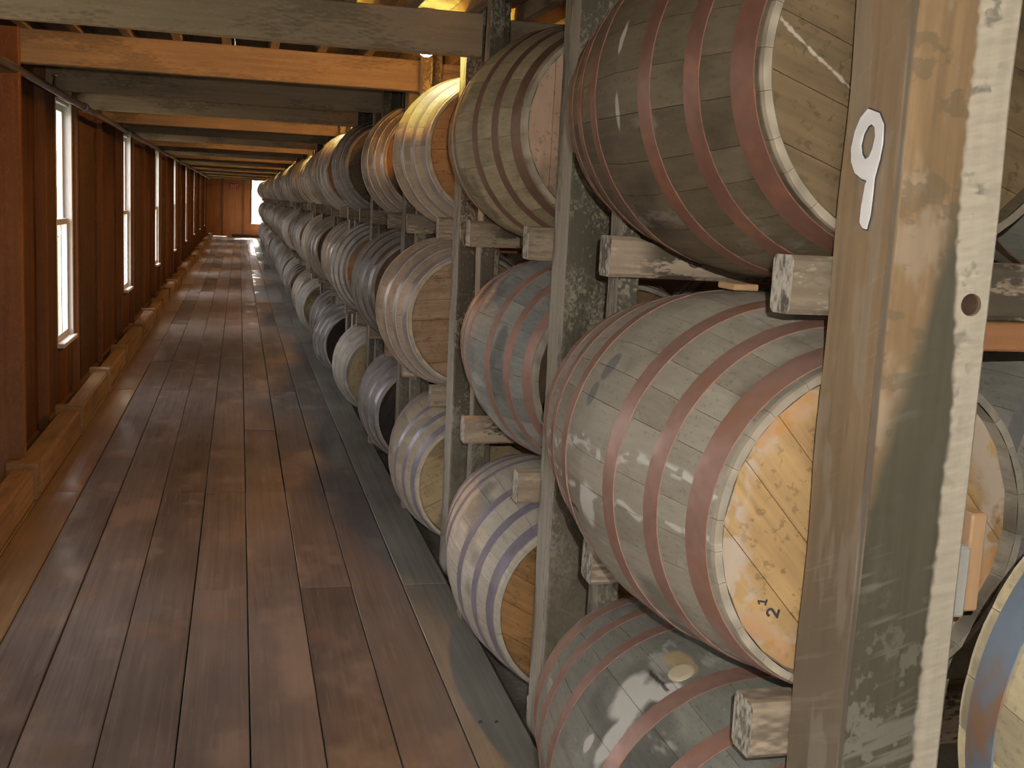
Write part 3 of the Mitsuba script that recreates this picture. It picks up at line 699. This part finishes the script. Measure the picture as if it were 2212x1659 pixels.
def barrel(k, t, c):
    sp = SPEC[(k, t, c)]
    if c == 0:
        lab = DESC.get((k, t, c)) or f'{WORD[sp[0]]} barrel with {"dark" if sp[1] == "dark" else "steel"} hoops, {ORD[k]} from the camera in the {TIERN[t]} row'
        b = thing('barrel', lab, 'barrel', 'barrels lying along the aisle')
    else:
        b = thing('barrel', f'barrel lying deeper in the rack behind the {TIERN[t]} row barrel of the {ORD[k]} stack', 'barrel', 'barrels in the second line of the rack')
    ang = [97, 41, 203, 318, 150, 262][(k*3+t*5+c*2) % 6]+rng.uniform(-20, 20)
    dx, yaw = POSE[(k, t)] if c == 0 else (0, 0)
    pos = [BX+COL2*c+dx, BY0+BAY*k, .323+TIER*t]
    W = T().translate(pos).rotate([0, 0, 1], yaw).rotate([0, 1, 0], ang)
    HA = T().translate(pos).rotate([0, 0, 1], yaw).rotate([0, 1, 0], -math.degrees(_headang(k, t, c)))
    if c == 0 and k < 9:
        for s in (ST_N if k < 3 else ST_M): put('stave', {**s, 'to_world': W}, b)
    else:
        put('staves', {**ST_F, 'to_world': W}, b)
    for h in (HP_N if k < 4 and c == 0 else HP_F): put('hoop', {**h, 'to_world': W}, b)
    if c == 0 and k < 6:
        for s in HB: put('head_board', {**s, 'to_world': HA}, b)
    else:
        put('head', {**HF, 'to_world': W}, b)
    put('back_head', {**HBK, 'to_world': W}, b)
    if c == 0 and (k, t) in ((0, 0), (1, 0)):
        rr = float(radius(.07))-.0015
        th = math.radians(113.7)
        put('bung', {**BUNG, 'to_world': T().translate([pos[0]+rr*math.cos(th), pos[1]-.07, pos[2]+rr*math.sin(th)]).rotate([0, 1, 0], 90-113.7).rotate([1, 0, 0], 3)}, b, label='round wooden bung')
    return b, pos
def _hash(i, a, c):
    M = 0xFFFFFFFF
    x, y, z = (int(v)+1000000 for v in (i, a, c))
    h = (x*374761393+y*668265263+z*2147483647) & M
    h = ((h ^ (h >> 13))*1274126177) & M
    return ((h ^ (h >> 16)) & 0xFFFFFF)/16777215.0
def _headang(k, t, c): return _hash((k+1)*6+t*2+c, 4, 4)*3.1
for k in range(-1, NBAY):
    for t in range(3):
        if k == -1 and t != 1: continue
        b, pos = barrel(k, t, 0)
        if (k, t) == (0, 1):
            for s, dx, dz, rot, h in (('1', -.152, -.128, 78, .015), ('2', -.130, -.150, 78, .021)):
                m = meshkit.text_mesh(s, h, .0008, True); v = np.array(m.vertices); a = math.radians(rot)
                v = np.stack([pos[0]+dx+v[:, 0]*math.cos(a)-v[:, 1]*math.sin(a), pos[1]-HY-.0004-v[:, 2]+math.radians(POSE[(k, t)][1])*dx, pos[2]+dz+v[:, 0]*math.sin(a)+v[:, 1]*math.cos(a)], 1)
                put('stencil', ply((v, np.array(m.faces)), 'm_ink'), b, label='dark stencilled digit')
        if (k, t) == (0, 2):
            for s, dx, dz, rot, h in (('1 11', -.16, .165, -20, .020), ('8 8', -.175, .105, -14, .026), ('7 1', -.19, .035, -30, .024)):
                m = meshkit.text_mesh(s, h, .0008); v = np.array(m.vertices); a = math.radians(rot)
                v = np.stack([pos[0]+dx+v[:, 0]*math.cos(a)-v[:, 1]*math.sin(a), pos[1]-HY-.0004-v[:, 2]+math.radians(POSE[(k, t)][1])*dx, pos[2]+dz+v[:, 0]*math.sin(a)+v[:, 1]*math.cos(a)], 1)
                put('stencil', ply((v, np.array(m.faces)), 'm_faded'), b, label='faded stencilled digits')
    if k < 8:
        for t in range(3): barrel(k, t, 1) if k >= 0 else None

put('wood_shim', timber('newwood', cbox(.895, .945, 1.955, 2.03, 1.3515, 1.3635, .002)), None, 'small pale strip of wood lying on top of the golden headed barrel', 'wood strip')

# ------------------------------------------------------------------ sprinkler pipe on the left, lamps under the beams
sp = thing('sprinkler_pipe', 'thin grey metal pipe running along the top of the left wall', 'pipe')
PX, PZ = -1.015, 2.012
put('pipe', ply(tube([[PX, YBACK+.1, PZ], [PX, 12, PZ], [PX, 27, PZ], [PX, YEND-.1, PZ]], .021, 12), 'm_pipe', smoothing=True), sp)
for y in np.arange(8.25-6.1, YEND-1, 3.05):
    put('coupling', ply(tube([[PX, y-.05, PZ], [PX, y-.048, PZ], [PX, y+.048, PZ], [PX, y+.05, PZ]], [.022, .030, .030, .022], 12), 'm_pipe', smoothing=False), sp)
for k in range(-1, NBAY, 2):
    y = P0+BAY*k-.04
    put('hanger', ply(tube([[PX, y, PZ+.019], [PX, y, PZ+.034]], .008, 8), 'm_pipe'), sp)
for y in (6.9, 15.2, 23.5):
    h = put('sprinkler', ply(tube([[PX+.01, y, PZ+.018], [PX+.01, y, PZ+.05], [PX+.01, y, PZ+.052], [PX+.01, y, PZ+.075]], [.010, .010, .006, .006], 10), 'm_chrome'), sp)
    put('deflector', ply(tube([[PX+.01, y, PZ+.076], [PX+.01, y, PZ+.079]], .016, 12), 'm_chrome'), h)
for i, y in enumerate((4.73, 9.30, 13.87, 18.44, 23.0, 27.6, 32.2, 36.7)):
    w = thing('lamp', 'bare glowing bulb hanging over the yellow lit barrel behind the nearest ceiling beam' if i == 0 else f'bare warm bulb above the barrel tops, {ORD[i]} lamp along the aisle', 'lamp', 'bulbs along the aisle')
    x, z = (.733, 2.108) if i == 0 else (.80, 2.125)
    s = np.linspace(0, math.pi, 12)
    bulb = trimesh.creation.icosphere(2, .034); bv = np.array(bulb.vertices); bv[:, 2] = np.where(bv[:, 2] > 0, bv[:, 2]*1.25, bv[:, 2])
    bulb = trimesh.Trimesh(bv+[x, y, z], bulb.faces, process=False)
    sh = mikit.ply(bulb, 'm_white', smooth=True)
    sh['emitter'] = {'type': 'area', 'radiance': {'type': 'rgb', 'value': [1350, 540, 90] if i == 0 else [950, 400, 95]}}
    put('bulb', sh, w)
    put('socket', ply(tube([[x, y, z+.040], [x, y, z+.052], [x, y, z+.09], [x, y, z+.128]], [.017, .022, .022, .030], 14), 'm_socket', smoothing=False), w)
